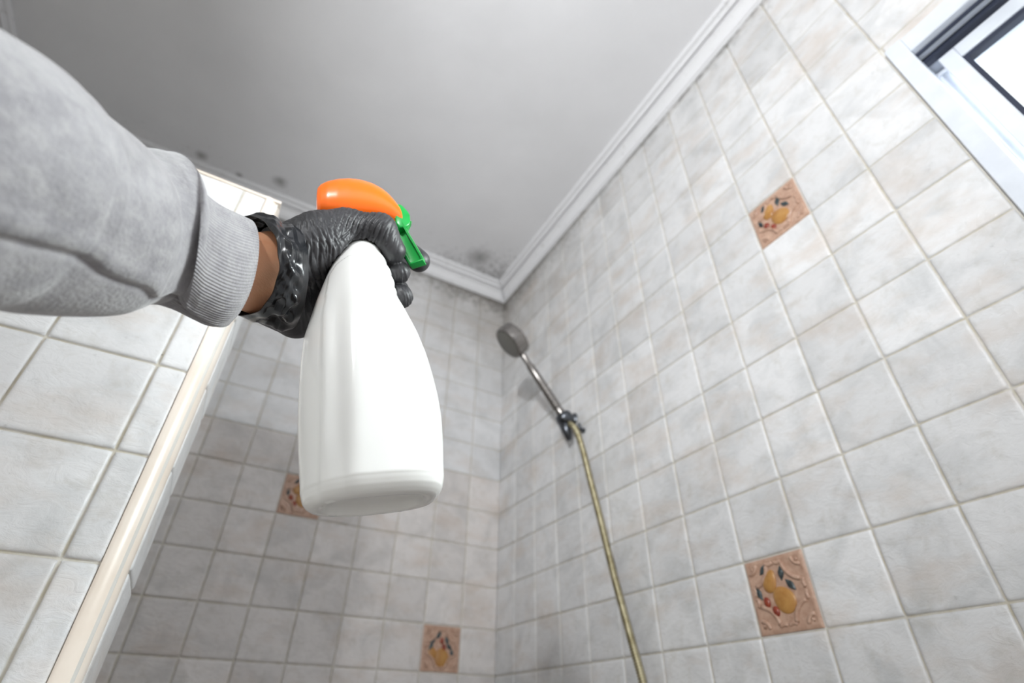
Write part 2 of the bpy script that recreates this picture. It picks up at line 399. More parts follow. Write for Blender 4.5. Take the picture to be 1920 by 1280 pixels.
b = MB(); bxt(b, 0.62, 0.80, WY0+fw, WY1-fw, WT-ft-0.12, WT-ft, 0.001); bxt(b, 0.66, 1.0, WY1-fw-0.14, WY1-fw, WZ0+ft, WT-ft, 0.001); b.build('window_stop', M['upvc'], win, smooth=False)
b = MB(); sash(b, 0.70, 0.95, WY0+fw, -15.9, sz0, sz1, sw, st); s2 = b.build('window_sash', M['upvc'], win, smooth=False)
b = MB(); bxt(b, 0.8, 0.83, WY0+fw+sw, -15.9-sw, sz0+st, sz1-st, 0); b.build('window_pane', M['glass'], s2, smooth=False)
b = MB(); b.tube([T(0.26, sy1-0.05, 2.9), T(0.22, sy1-0.05, 3.0), T(0.22, sy1-0.05, 3.62), T(0.26, sy1-0.05, 3.70)], [0.004, 0.007, 0.007, 0.004]); b.build('window_latch', M['gasket'], sh)

# ------------------------------------------------------------------ decorative fruit tiles
M['terracotta'] = (lambda s: s.fin(s.mix(s.mapr(s.noise(90, 6, 0.7), 0.35, 0.7), srgb(196, 164, 144), srgb(166, 130, 110)), 0.28, s.bump(s.noise(160, 4), 0.0004)))(NT('terracotta_glaze'))
M['pear'] = (lambda s: s.fin(s.mix(s.mapr(s.noise(60, 5, 0.7), 0.35, 0.7), srgb(184, 138, 78), srgb(158, 106, 50)), 0.3))(NT('pear_glaze'))
M['cherry'] = (lambda s: s.fin(s.mix(s.mapr(s.noise(120, 4), 0.4, 0.7), srgb(148, 66, 44), srgb(116, 42, 30)), 0.25))(NT('cherry_glaze'))
M['leaf'] = (lambda s: s.fin(s.mix(s.mapr(s.noise(200, 4), 0.4, 0.65), srgb(36, 44, 47), srgb(78, 90, 92)), 0.3))(NT('leaf_glaze'))
def decor(origin, Uv, Vv, label, low=False):
    """origin: world top-left corner; u right, v down, both unit vectors"""
    Uv, Vv = Vector(Uv), Vector(Vv); N = -(Uv.cross(Vv)); S = U
    N = N.normalized()
    def pt(u, v, h=0.0):
        return Vector(origin)+Uv*(u*S)+Vv*(v*S)+N*(h*S)
    b = MB(); n = 30; g = 0.014
    us_ = np.concatenate([[0, 0, .012, .03], np.linspace(.06, .94, n), [.97, .988, 1, 1]])
    grid = []
    for i, a_ in enumerate(us_):
        row = []
        for j, c_ in enumerate(us_):
            e_ = min(a_, 1-a_, c_, 1-c_); hh = -0.02 if (i in (0, len(us_)-1) or j in (0, len(us_)-1)) else 0.012*min(1, e_/.03)+0.010
            # raised rim, then a sunk field
            if e_ > 0.06: hh -= 0.010*min(1, (e_-0.06)/0.03)
            row.append(tuple(pt(g+a_*(1-2*g), g+c_*(1-2*g), hh)))
        grid.append(row)
    m_ = len(us_); V = [p for r_ in grid for p in r_]; F = [(i*m_+j, i*m_+j+1, (i+1)*m_+j+1, (i+1)*m_+j) for i in range(m_-1) for j in range(m_-1)]
    b.add(V, F)
    H0 = 0.012
    def wire(pts, r_): b.tube([pt(u_, v_, H0) for u_, v_ in pts], [r_*S*1.55]*len(pts), 8)
    for (cu, cv) in ((0, 0), (1, 0), (1, 1), (0, 1)):   # corner scrolls
        su, sv = (1 if cu == 0 else -1), (1 if cv == 0 else -1)
        wire([(cu+su*(0.10+0.27*math.cos(math.radians(a_))), cv+sv*(0.10+0.27*math.sin(math.radians(a_)))) for a_ in range(4, 88, 7)], 0.020)
        wire([(cu+su*(0.08+0.12*math.cos(math.radians(a_))), cv+sv*(0.08+0.11*math.sin(math.radians(a_)))) for a_ in range(0, 91, 15)], 0.018)
        b.tube([pt(cu+su*.11, cv+sv*.11, .008), pt(cu+su*.14, cv+sv*.14, .026)], [0.025*S, 0.012*S], 10)
    for k in range(4):      # wavy border between the scrolls
        for t0, t1 in ((.37, .485), (.515, .63)):
            pts = []
            for q in range(9):
                t_ = t0+(t1-t0)*q/8; d_ = 0.095+0.018*math.sin(3.14*q/8)
                pts.append([(t_, d_), (1-d_, t_), (t_, 1-d_), (d_, t_)][k])
            wire(pts, 0.018)
    root = b.build('decorative_tile', M['terracotta'])
    root.data.transform(Matrix.Translation(-pt(.5, .5))); root.location = pt(.5, .5); bpy.context.view_layer.update()
    tag(root, label, 'tile', 'terracotta fruit tiles set in the shower walls')
    def blob(name, mat, cu, cv, a_, c_, ang, hh, pointed=0.0, taper=0.0):
        bb = MB(); nr, ns = 10, 28; rings = []
        ca, sa = math.cos(math.radians(ang)), math.sin(math.radians(ang))
        for i in range(nr+1):
            th = (math.pi/2)*i/nr; rr = math.cos(th) if i < nr else 0.001; hz = math.sin(th)
            ring = []
            for k in range(ns):
                ph = 2*math.pi*k/ns; lx = math.cos(ph); ly = math.sin(ph)
                if pointed: ly *= (1-abs(lx)**1.5*pointed)
                ly *= (1-taper*lx)
                x_, y_ = lx*a_*rr, ly*c_*rr
                ring.append(tuple(pt(cu+x_*ca-y_*sa, cv+x_*sa+y_*ca, 0.010+hz*hh)))
            rings.append(ring)
        bb.loft(rings); return bb.build(name, mat, root)
    if low:      # this one carries its pears at the foot and the cherries above
        P_r = [(.54, .69, .20, .185, 75, -.1), (.30, .61, .13, .10, 50, .1)]; C_h = [(.51, .335), (.575, .465)]
        L_f = [(.42, .22, -55), (.28, .35, -50), (.64, .32, 70), (.71, .45, 40), (.79, .58, 75), (.24, .47, -60)]
    else:
        P_r = [(.375, .325, .160, .105, -62, .22), (.53, .585, .190, .160, 52, -.12)]; C_h = [(.248, .582), (.355, .712)]
        L_f = [(.320, .155, -40), (.585, .25, -80), (.685, .42, 52), (.145, .452, 68)]
    for cu, cv, a_, c_, an, tp_ in P_r: blob('pear', M['pear'], cu, cv, a_, c_, an, .038, taper=tp_)
    for cu, cv in C_h: blob('cherry', M['cherry'], cu, cv, .072, .055, 78, .036)
    for cu, cv, an in L_f: blob('leaf', M['leaf'], cu, cv, .105, .050, an, .026, pointed=.7)
    return root
# right wall decor: as seen, left = +y
for (a, b_, c_, d_), lab in zip(DEC_R, ('terracotta fruit tile high on the right wall, below and left of the window', 'terracotta fruit tile low on the right wall, to the right of the shower hose')):
    decor(T(0, b_, d_), (0, -1, 0), (0, 0, -1), lab)
decor(T(DEC_B[0][0], 0, DEC_B[0][3]), (1, 0, 0), (0, 0, -1), 'terracotta fruit tile on the back wall, partly hidden behind the white spray bottle')
decor(T(DEC_B[1][0], 0, DEC_B[1][3]), (1, 0, 0), (0, 0, -1), 'terracotta fruit tile low on the back wall near the corner, cherries above its pears', low=True)

# ------------------------------------------------------------------ shower
s = NT('brushed_chrome'); M['chrome'] = s.fin(srgb(142, 138, 135), s.mapr(s.noise(80, 4), 0.3, 0.7, 0.22, 0.34), None, Metallic=1.0)
s = NT('dark_chrome'); M['dchrome'] = s.fin(srgb(96, 99, 104), 0.3, None, Metallic=1.0)
M['nozzle_plate'] = plain('spray_plate', srgb(112, 110, 104), 0.5)
s = NT('hose_metal'); M['hose'] = s.fin(s.mix(s.mapr(s.noise(60, 4), 0.4, 0.65), srgb(188, 180, 150), srgb(150, 140, 108)), 0.32, None, Metallic=0.85)
HB = T(-0.42, -4.02, 4.30)             # ball joint
HC = T(-2.0, -3.99, 5.94)              # centre of spray face
hd = Vector((-0.7071, 0.02, 0.7071)).normalized()
fn = Vector((-0.62, 0.34, -0.71)).normalized()  # spray face looks down and out
root = empty('hand_shower', HB)
tag(root, 'chrome hand shower with round drum head, resting in the wall bracket', 'shower head')
b = MB(); Rr = 0.0455; th = 0.034
b.lathe(HC, -fn, [(Rr*0.86, 0.0015), (Rr*0.93, -0.001), (Rr*0.985, 0.0005), (Rr, 0.004), (Rr, th-0.004), (Rr*0.97, th-0.001), (Rr*0.9, th)], 48)
b.build('shower_drum', M['chrome'], root, angle=35)
b = MB(); b.lathe(HC+fn*0.0006, fn, [(Rr*0.85, -0.002), (Rr*0.85, 0.0), (Rr*0.82, 0.0006)], 48)
for rr, kk in ((0.2, 6), (0.4, 12), (0.6, 18), (0.76, 24)):
    ax_ = fn.orthogonal().normalized(); bx_ = fn.cross(ax_)
    for k in range(kk):
        a_ = 6.2832*k/kk; c0 = HC+(ax_*math.cos(a_)+bx_*math.sin(a_))*Rr*rr; b.lathe(c0, fn, [(0.0011, 0), (0.0008, 0.0022)], 6)
b.build('spray_face', M['nozzle_plate'], root, angle=35)
hs = HC-fn*th*0.55; ba = HB+Vector((-0.004, 0, 0.004)); dv = (ba-hs).normalized()
p0 = hs+dv*(Rr-0.004); Lh = (ba-p0).length
b = MB(); b.lathe(p0, dv, [(0.0078, 0), (0.0080, Lh*0.20), (0.0105, Lh*0.22), (0.0110, Lh*0.5), (0.0118, Lh*0.85), (0.0120, Lh*0.90), (0.0105, Lh*0.91), (0.0105, Lh*0.96), (0.0115, Lh*0.97), (0.0110, Lh*1.14), (0.0080, Lh*1.2)], 24)
b.build('handle', M['chrome'], root, angle=35)
br = empty('shower_bracket', T(0, -4.15, 4.2)); tag(br, 'dark chrome swivel bracket on the right wall holding the hand shower', 'bracket')
b = MB(); b.lathe(T(0.0, -3.95, 4.3), (-1, 0, 0), [(0.018, 0.0), (0.018, 0.004), (0.013, 0.008), (0.011, 0.018), (0.012, 0.028), (0.014, 0.034)], 28)
b.build('wall_plate', M['dchrome'], br, angle=40)
hb = HB+dv*0.010
b = MB(); b.lathe(hb-dv*0.016, dv, [(0.0125, 0), (0.0180, 0.003), (0.0215, 0.010), (0.0215, 0.020), (0.0180, 0.028), (0.0130, 0.032)], 28)
b.build('ball_joint', M['dchrome'], br, angle=60)
b = MB(); b.tube([hb+Vector((0, 0.006, -0.004)), hb+Vector((0.004, 0.0, -0.030)), hb+Vector((0.008, -0.004, -0.058))], [0.0170, 0.0130, 0.0065], 20)
b.build('swivel_arm', M['dchrome'], br)
b = MB(); b.tube([T(0.0, -4.35, 3.82), T(-0.10, -4.35, 3.82), T(-0.16, -4.35, 3.90), T(-0.17, -4.35, 3.98)], [0.0062, 0.0052, 0.0045, 0.003], 14)
b.lathe(T(0, -4.35, 3.82), (-1, 0, 0), [(0.008, 0), (0.008, 0.002), (0.005, 0.004)], 16)
tag(b.build('wall_hook', M['dchrome']), 'small dark hook on the wall just under the shower bracket', 'hook')
# hose: measured course, then down to the tap below the picture
cp = [hb+dv*0.012, T(-0.30, -4.36, 3.80), T(-0.32, -4.60, 3.2), T(-0.36, -4.86, 2.3), T(-0.4, -5.12, 1.42), T(-0.4, -5.35, 0.4), T(-0.42, -5.58, -0.4), T(-0.44, -5.74, -0.91), T(-0.46, -5.92, -1.5), T(-0.55, -6.3, -3.0), T(-0.7, -6.6, -4.6), T(-0.65, -6.7, -5.6)]
def catmull(P, n):
    P = [P[0]*2-P[1]]+P+[P[-1]*2-P[-2]]; out = []
    for i in range(1, len(P)-2):
        for k in range(n):
            t_ = k/n; a, b_, c, d = P[i-1], P[i], P[i+1], P[i+2]
            out.append(0.5*((2*b_)+(-a+c)*t_+(2*a-5*b_+4*c-d)*t_*t_+(-a+3*b_-3*c+d)*t_**3))
    out.append(P[-2]); return out
pts = catmull([Vector(p) for p in cp], 60)
# resample at 0.9 mm
q = [pts[0]]; acc = 0; step = 0.0011
for i in range(1, len(pts)):
    seg = pts[i]-pts[i-1]; L = seg.length; d0 = step-acc
    while d0 <= L: q.append(pts[i-1]+seg*(d0/L)); d0 += step
    acc = L-(d0-step)
rad = [0.0066+0.0009*math.cos(i*math.pi/2) for i in range(len(q))]
b = MB(); b.tube(q, rad, 14); ho = b.build('shower_hose', M['hose']); tag(ho, 'brassy ribbed shower hose hanging down the right wall from the bracket', 'hose')
b = MB(); e_ = q[-1]; b.lathe(e_+Vector((0, 0, 0.004)), (0, 0, -1), [(0.008, 0), (0.0105, 0.003), (0.0105, 0.02), (0.009, 0.026)], 20)
b.tube([e_-Vector((0, 0, 0.02)), e_-Vector((0, 0, 0.04)), Vector((0.0, e_.y, e_.z-0.04))], [0.010, 0.011, 0.012], 18); b.lathe(Vector((0.0, e_.y, e_.z-0.04)), (-1, 0, 0), [(0.028, 0), (0.028, 0.005), (0.02, 0.01)], 28)
tag(b.build('hose_outlet', M['dchrome']), 'chrome wall outlet the shower hose screws onto, low on the right wall', 'tap fitting')

# ------------------------------------------------------------------ spray bottle (local frame: w = front, a = up the bottle, n = toward the holder)
def C(px, py, d):   # a place d metres in front of the lens, in the direction of a picture point
    return CAM + R_*((px-960)/FPX*d) + D_*((py-640)/FPX*d) + F_*d
def toW(v): return R_*v[0]-D_*v[1]+F_*v[2]
B0 = C(700, 948, .345)
A_ = toW((-0.16308388, 0.85718476, 0.48850582)).normalized(); E_ = toW((0.96367388, 0.03224893, 0.26512761)).normalized()
E_ = (E_-A_*E_.dot(A_)).normalized(); N_ = E_.cross(A_).normalized()
if N_.dot(CAM-B0) < 0: N_ = -N_
psi = math.radians(4); E2 = (E_*math.cos(psi)-N_*math.sin(psi)).normalized(); N2 = (N_*math.cos(psi)+E_*math.sin(psi)).normalized()
E_, N_ = E2, N2
def BL(w_, n_, s_): return B0+E_*(w_*1e-3)+N_*(n_*1e-3)+A_*(s_*1e-3)   # mm
s = NT('white_plastic'); M['bottle'] = s.fin(srgb(240, 240, 237), s.mapr(s.noise(20, 3), 0.3, 0.7, 0.16, 0.22), None, Subsurface_Weight=0.12, Subsurface_Radius=(0.01, 0.01, 0.009), Subsurface_Scale=0.3, Coat_Weight=0.3, Coat_Roughness=0.08)
M['orange'] = plain('orange_plastic', srgb(255, 112, 18), 0.28, Coat_Weight=0.2)
M['green'] = plain('green_plastic', srgb(14, 158, 66), 0.30)
prof = [  # s, back w, front w, half depth n, exponent
 (0, -36, 37, 21, 2.8), (0.6, -39.5, 40.5, 24.5, 2.8), (2.5, -42, 43, 27, 2.9), (5, -43.8, 45, 29, 3.0), (8, -44.6, 45.8, 30, 3.0), (10, -44.9, 46.1, 30.3, 3.0), (11.0, -45.3, 46.5, 30.9, 3.0), (20, -45.8, 47, 31.2, 3.0), (35, -47, 48.3, 31.6, 3.0), (55, -48, 49.2, 31.8, 2.9),
 (72, -48.4, 48.3, 31.8, 2.8), (90, -48.2, 46, 31.6, 2.7), (107, -47.7, 43, 31, 2.6), (126, -46.4, 38, 30, 2.5), (146, -41.5, 30.5, 28.5, 2.4), (158, -38.7, 25.5, 27, 2.3),
 (171, -34.8, 23, 25.3, 2.25), (184, -31, 21.6, 23.5, 2.2), (192, -28.5, 19.5, 22, 2.1), (199, -25.8, 17.2, 20.5, 2.1), (207, -22.2, 15.6, 18.4, 2.0), (213, -19, 13.6, 16, 2.0), (217, -16.5, 11, 13.8, 2.0), (219, -15, 9.5, 12.4, 2.0), (232, -15, 9.5, 12.4, 2.0)]
pa = np.array(prof); ss = np.concatenate([np.linspace(0, 11, 18), np.linspace(12, 232, 150)])
def interp(col):   # monotone-ish smooth interpolation
    y_ = np.interp(ss, pa[:, 0], pa[:, col])
    k = np.array([1, 4, 7, 4, 1.])/17
    z_ = np.convolve(np.pad(y_, 2, mode='edge'), k, 'valid'); out = y_.copy(); out[20:] = z_[20:]
    z2 = np.convolve(np.pad(out, 2, mode='edge'), k, 'valid'); out[20:] = z2[20:]; return out
cb, cf, cn, ce_ = interp(1), interp(2), interp(3), interp(4)
arc_w = [-34, -31.4, -28.8, -23.5, -14.3, -7.9, -0.3, 10, 17.8, 24.2, 30]; arc_s = [130, 146, 175.5, 184.6, 190.7, 190.1, 186.2, 176.3, 167, 158.4, 150]
nA = 160; rings = []
for i, s_ in enumerate(ss):
    ring = []
    cw = (cb[i]+cf[i])/2; hw = (cf[i]-cb[i])/2
    for k in range(nA):
        ph = 2*math.pi*k/nA; c, sn = math.cos(ph), math.sin(ph); ee = 2/(ce_[i] if c > 0 else ce_[i]+(2.15-ce_[i])*min(1, abs(c)*2.5))
        w_ = cw+hw*math.copysign(abs(c)**ee, c); n_ = 1.12*cn[i]*math.copysign(abs(sn)**ee, sn)
        # raised label panel: in front of the back strip and below the shoulder arc
        dr = min(max((w_+34.5)/3.0, 0), 1); da = min(max((np.interp(w_, arc_w, arc_s)-s_)/1.6, 0), 1)
        up = (dr*dr*(3-2*dr))*(da*da*(3-2*da))
        dn = up*2.8*(1 if s_ > 10 else max(0, s_/10))-2.0*math.exp(-((w_+23)/7.5)**2)*(1/(1+math.exp((s_-160)/10)))*min(1, s_/40)
        n_ += math.copysign(dn, sn)*abs(sn)**0.6-0
        # shallow thumb rolls on the front of the neck
        roll = 0.9*math.sin((s_-176)/11*2*math.pi) if 168 < s_ < 212 and w_ > 0 and up < .5 else 0
        w_ += roll*max(0, c)
        ring.append(tuple(BL(w_, n_, s_)))
    rings.append(ring)
# sunken underside
inner = []
for f_, s_ in ((0.93, 0.0), (0.88, 1.2), (0.83, 4.5), (0.6, 7.0), (0.02, 7.6)):
    inner.append([tuple(BL(0.5+(36.5)*f_*math.copysign(abs(math.cos(2*math.pi*k/nA))**(2/2.8), math.cos(2*math.pi*k/nA)), 21*f_*1.12*math.copysign(abs(math.sin(2*math.pi*k/nA))**(2/2.8), math.sin(2*math.pi*k/nA)), s_)) for k in range(nA)])
spray = empty('spray_bottle', B0)
tag(spray, 'white plastic trigger spray bottle with orange head and green lever, held in the gloved hand', 'spray bottle')
b = MB(); b.loft(inner[::-1]+rings); b.build('bottle_body', M['bottle'], spray)
# orange head
sec = [(-40.0, 264, 280, 4), (-39.3, 260, 284.5, 7.5), (-36.5, 257, 288, 10.5), (-31, 255, 291.6, 13), (-22, 254, 295.2, 14.6), (-12, 254, 297.3, 15.2), (-2, 254.5, 297, 15), (8, 254.5, 294.2, 14.2), (16, 253.5, 289.5, 13), (23, 251.5, 283.3, 11.6), (28, 247.5, 276.8, 10.4), (31.5, 243.8, 270, 9.6), (33, 242.5, 266, 9.2)]
sa = np.array(sec); ws = np.concatenate([np.linspace(-40, -34, 12), np.linspace(-33, 33, 50)])
rings = []
for w_ in ws:
    lo, hi, hn = [np.interp(w_, sa[:, 0], sa[:, k]) for k in (1, 2, 3)]
    rings.append([tuple(BL(w_+(-0.12*((hi+lo)/2-262+ (hi-lo)/2*math.sin(2*math.pi*k/64)) if w_ > 20 else 0)*(w_-20)/13, hn*math.copysign(abs(math.cos(2*math.pi*k/64))**0.85, math.cos(2*math.pi*k/64)), (hi+lo)/2+(hi-lo)/2*math.copysign(abs(math.sin(2*math.pi*k/64))**0.9, math.sin(2*math.pi*k/64)))) for k in range(64)])
b = MB(); b.loft(rings); o = b.build('spray_head', M['orange'], spray)
md = o.modifiers.new('s', 'SMOOTH'); md.iterations = 3; md.factor = 0.5
b = MB(); b.lathe(BL(-3, 0, 214), A_, [(0.0135, 0), (0.0135, 0.012), (0.0115, 0.015), (0.0105, 0.030)], 40); b.build('screw_collar', M['bottle'], spray, angle=40)
# green nozzle block
qx = (E_*0.94-A_*0.34).normalized(); qz = (A_*0.94+E_*0.34).normalized()
np_ = [(27, 268), (31.5, 268.5), (34, 267), (38.6, 260), (40.3, 255.5), (40, 247.5), (38.5, 243.5), (34.5, 240), (30, 239.5), (27, 245)]
b = MB(); b.loft([[tuple(BL(33.5+(w_-33.5)*f_, n_, 254+(s_-254)*f_)) for w_, s_ in np_] for n_, f_ in ((-8.5, 0.88), (-8.0, 0.96), (-7, 1.0), (7, 1.0), (8.0, 0.96), (8.5, 0.88))])
for k in range(3): b.tube([BL(35.6, -3+3*k, 262.5), BL(37.2, -3+3*k, 260.3)], 0.0007, 8)
nz = b.build('nozzle', M['green'], spray, angle=40)
b = MB(); b.lathe(BL(39.8, 0, 251), qx, [(0.0040, 0), (0.0040, 0.0016), (0.0016, 0.0018), (0.0014, 0.0008)], 24); b.build('nozzle_orifice', M['green'], nz, angle=40)
# green trigger lever: a channel open toward the grip
yw = math.radians(58); TE = (E_*math.cos(yw)-N_*math.sin(yw)).normalized(); TN = (N_*math.cos(yw)+E_*math.sin(yw)).normalized()
tp = [BL(28, 0, 256), BL(32, 0, 245), BL(36, 0, 232), BL(40.5, 0, 219), BL(44.8, 0, 207), BL(45.4, 0, 203.5)]
rings = []
for i, p in enumerate(tp):
    tg = (tp[min(i+1, 5)]-tp[max(i-1, 0)]).normalized(); fw_ = (TE-tg*TE.dot(tg)).normalized()
    W = [4.6, 5.4, 6.2, 6.8, 7.0, 6.4][i]*1e-3; Dn = [6, 7, 8, 8, 8, 6][i]*1e-3; Dp = [6, 7, 8, 8, 8, 6][i]*1e-3; th_ = 0.0016
    sh2 = [(-W, -Dp), (-W, 0-0.001), (-W+0.0015, 0.0006), (0, 0.0012), (W-0.0015, 0.0006), (W, -0.001), (W, -Dn), (W-th_, -Dn), (W-th_, -0.0016), (0, -0.0009), (-W+th_, -0.0016), (-W+th_, -Dp)]
    rings.append([tuple(p+TN*a_+fw_*c_) for a_, c_ in sh2])
b = MB(); b.loft(rings)
b.box((-0.0066, -0.0070, -0.0008), (0.0066, 0.0008, 0.0008), 0.0004, [TN, TE, A_], tp[5])
b.tube([BL(28, -7, 252), BL(28, 7, 252)], 0.0018, 12)
b.build('trigger', M['green'], spray, smooth=True, angle=30)
b = MB(); b.tube([BL(8, 0, 246), BL(29, 0, 240)], 0.0028, 14); b.build('piston', M['green'], spray, angle=40)

# ------------------------------------------------------------------ hand: one smooth surface from blended tapered limbs
def smin(a, b, k):
    h = np.clip(0.5+0.5*(b-a)/k, 0, 1); return b*(1-h)+a*h-k*h*(1-h)
def cone(P, a, b, ra, rb):
    a = np.array(a); b = np.array(b); ab = b-a; t_ = np.clip(((P-a)@ab)/(ab@ab), 0, 1)
    return np.linalg.norm(P-a-t_[..., None]*ab, axis=-1)-(ra+(rb-ra)*t_)
def surface_nets(f, lo, hi, h):
    xs = [np.arange(lo[i], hi[i], h) for i in range(3)]
    X = np.stack(np.meshgrid(*xs, indexing='ij'), -1).astype(np.float32)
    D = np.empty(X.shape[:3], np.float32)
    for i in range(X.shape[0]): D[i] = f(X[i])
    S_ = D < 0
    nx, ny, nz = D.shape
    cnt = np.zeros((nx-1, ny-1, nz-1), np.int8)
    for dx in (0, 1):
        for dy in (0, 1):
            for dz in (0, 1): cnt += S_[dx:nx-1+dx, dy:ny-1+dy, dz:nz-1+dz]
    act = (cnt > 0) & (cnt < 8); idx = -np.ones(act.shape, np.int64); ii = np.argwhere(act); idx[act] = np.arange(len(ii))
    acc = np.zeros((len(ii), 3)); n_ = np.zeros(len(ii))
    cor = [(a, b_, c) for a in (0, 1) for b_ in (0, 1) for c in (0, 1)]
    for p in cor:
        for ax_ in range(3):
            if p[ax_] == 0:
                q_ = list(p); q_[ax_] = 1
                d0 = D[ii[:, 0]+p[0], ii[:, 1]+p[1], ii[:, 2]+p[2]]; d1 = D[ii[:, 0]+q_[0], ii[:, 1]+q_[1], ii[:, 2]+q_[2]]
                cr = (d0 < 0) != (d1 < 0); t_ = np.where(cr, d0/(d0-d1+1e-12), 0)
                pos = np.tile(np.array(p, float), (len(ii), 1)); pos[:, ax_] += t_
                acc[cr] += pos[cr]; n_[cr] += 1
    V = np.array(lo)+(ii+acc/n_[:, None])*h
    Q = []
    for ax_ in range(3):
        o1, o2 = [(1, 2), (2, 0), (0, 1)][ax_]
        sl0 = [slice(None)]*3; sl1 = [slice(None)]*3; sl0[ax_] = slice(0, -1); sl1[ax_] = slice(1, None)
        a0 = S_[tuple(sl0)]; a1 = S_[tuple(sl1)]; cr = np.argwhere(a0 != a1)
        ok = (cr[:, o1] > 0) & (cr[:, o2] > 0) & (cr[:, o1] < D.shape[o1]-1) & (cr[:, o2] < D.shape[o2]-1); cr = cr[ok]
        def cell(d1_, d2_):
            c = cr.copy(); c[:, o1] -= d1_; c[:, o2] -= d2_; return idx[c[:, 0], c[:, 1], c[:, 2]]
        q4 = np.stack([cell(1, 1), cell(0, 1), cell(0, 0), cell(1, 0)], 1)
        fl_ = a0[cr[:, 0], cr[:, 1], cr[:, 2]]; q4[~fl_] = q4[~fl_][:, ::-1]; Q.append(q4)
    return V, np.concatenate(Q)
def K(px, py, d):   # camera-frame metres (right, up, forward)
    return ((px-960)/FPX*d, -(py-640)/FPX*d, d)
palm_l = [  # thenar, metacarpals, heel
 ((516, 505, .408), .0255, (600, 452, .428), .0210), ((600, 452, .428), .0210, (648, 428, .440), .0150),
 ((515, 480, .420), .021, (652, 430, .478), .016), ((515, 500, .425), .021, (645, 462, .485), .017),
 ((512, 525, .428), .021, (630, 500, .482), .017), ((508, 550, .425), .020, (612, 545, .472), .017),
 ((500, 545, .412), .0215, (556, 592, .440), .0185)]
thumb_l = [((648, 428, .440), .0150, (712, 432, .445), .0132), ((712, 432, .445), .0130, (738, 470, .447), .0098)]
fing_l = [
 [((652, 430, .480), .0150, (728, 430, .520), .0100), ((728, 430, .520), .0100, (754, 462, .520), .0098), ((754, 462, .520), .0098, (785, 489, .500), .0102)],
 [((645, 462, .485), .0150, (718, 478, .503), .0100), ((718, 478, .503), .0100, (742, 500, .487), .0095), ((742, 500, .487), .0095, (748, 511, .455), .0092)],
 [((630, 500, .482), .0150, (715, 520, .500), .0098), ((715, 520, .500), .0098, (745, 545, .482), .0093), ((745, 545, .482), .0093, (752, 556, .453), .0098)],
 [((612, 545, .472), .0145, (690, 570, .482), .0088), ((690, 570, .482), .0088, (722, 588, .470), .0082)]]
def hand_sdf(P, off=0.0, forearm=False):
    d = None
    for a, ra, b_, rb in palm_l:
        q = cone(P, K(*a), K(*b_), ra, rb); d = q if d is None else smin(d, q, .014)
    if forearm:
        q = cone(P, K(380, 492, .372), K(500, 515, .408), .0350, .0305); d = smin(d, q, .012)
    t_ = None
    for a, ra, b_, rb in thumb_l:
        q = cone(P, K(*a), K(*b_), ra, rb); t_ = q if t_ is None else smin(t_, q, .006)
    d = smin(d, t_, .007)
    for f_ in fing_l:
        g_ = None
        for a, ra, b_, rb in f_:
            q = cone(P, K(*a), K(*b_), ra, rb); g_ = q if g_ is None else smin(g_, q, .004)
        d = smin(d, g_, .0028)
    return np.maximum(d-off, 0.0004+(0.0006-off)*1.3-bottle_sdf(P))
def bottle_sdf(P):
    q = P-BC; s_ = (q@BA)*1e3; w_ = (q@BE)*1e3; n_ = (q@BN)*1e3
    b0 = np.interp(s_, ss, cb); f0 = np.interp(s_, ss, cf); hn = np.interp(s_, ss, cn)*1.12+1.2; e0 = np.interp(s_, ss, ce_)
    x_ = np.abs(w_-(b0+f0)/2)/((f0-b0)/2); y_ = np.abs(n_)/hn
    qq = (x_**e0+y_**e0)**(1/e0); d = (qq-1)*np.minimum((f0-b0)/2, hn)
    return np.where(s_ > 232, np.maximum(d, s_-232), d)*1e-3
def tocam(v): return np.array([v.dot(R_), -v.dot(D_), v.dot(F_)])
BC = tocam(B0-CAM); BA = tocam(A_); BE = tocam(E_); BN = tocam(N_)
def lift(V):   # camera frame -> world
    B_ = np.stack([np.array(R_), -np.array(D_), np.array(F_)]); return np.array(CAM)+V@B_
# glove opening plane
c3 = np.array(K(500, 508, .405)); a3 = np.array(K(497, 405, .405))-np.array(K(480, 606, .405))
def near(px, d_, dd): return np.array([px/FPX*d_, 0, -dd])
n3 = np.cross(a3, np.array(K(541, 508, .375))-c3); n3 /= np.linalg.norm(n3); n3 *= (1 if n3[0] > 0 else -1)
def glove_f(P):
    return np.maximum(hand_sdf(P, 0.0006), -((P-c3)@n3))
lo = (-.235, -.02, .345); hi = (-.06, .125, .56)
def wr(d, pos, ang, wl, seed, amp, stretch=5.0):
    """glove creases: ridged waves running across direction ang, broken up by slow noise"""
    r = np.random.RandomState(seed); ca, sa_ = math.cos(ang), math.sin(ang)
    u_ = pos[:, 0]*ca+pos[:, 1]*sa_+pos[:, 2]*0.35; v_ = -pos[:, 0]*sa_+pos[:, 1]*ca
    out = 0
    for k in range(4):
        f_ = math.pi/(wl*r.uniform(.7, 1.5)); ph = r.uniform(0, 6.28)
        w1 = np.sin(u_*f_+ph+1.6*np.sin(v_*r.uniform(60, 140)+r.uniform(0, 6))+0.8*np.sin(v_*r.uniform(150, 260)+r.uniform(0, 6)))
        env = 0.5+0.5*np.sin(v_*r.uniform(70, 150)+u_*r.uniform(-90, 90)+r.uniform(0, 6))
        out = np.maximum(out, (1-np.abs(w1))**2*env**1.5)
    return amp*(0.3-out*1.4)
def normals(V, Q):
    a = V[Q[:, 1]]-V[Q[:, 0]]; b_ = V[Q[:, 3]]-V[Q[:, 0]]; n_ = np.cross(a, b_); N = np.zeros_like(V)
    for k in range(4): np.add.at(N, Q[:, k], n_)
    return N/(np.linalg.norm(N, axis=1)[:, None]+1e-12)
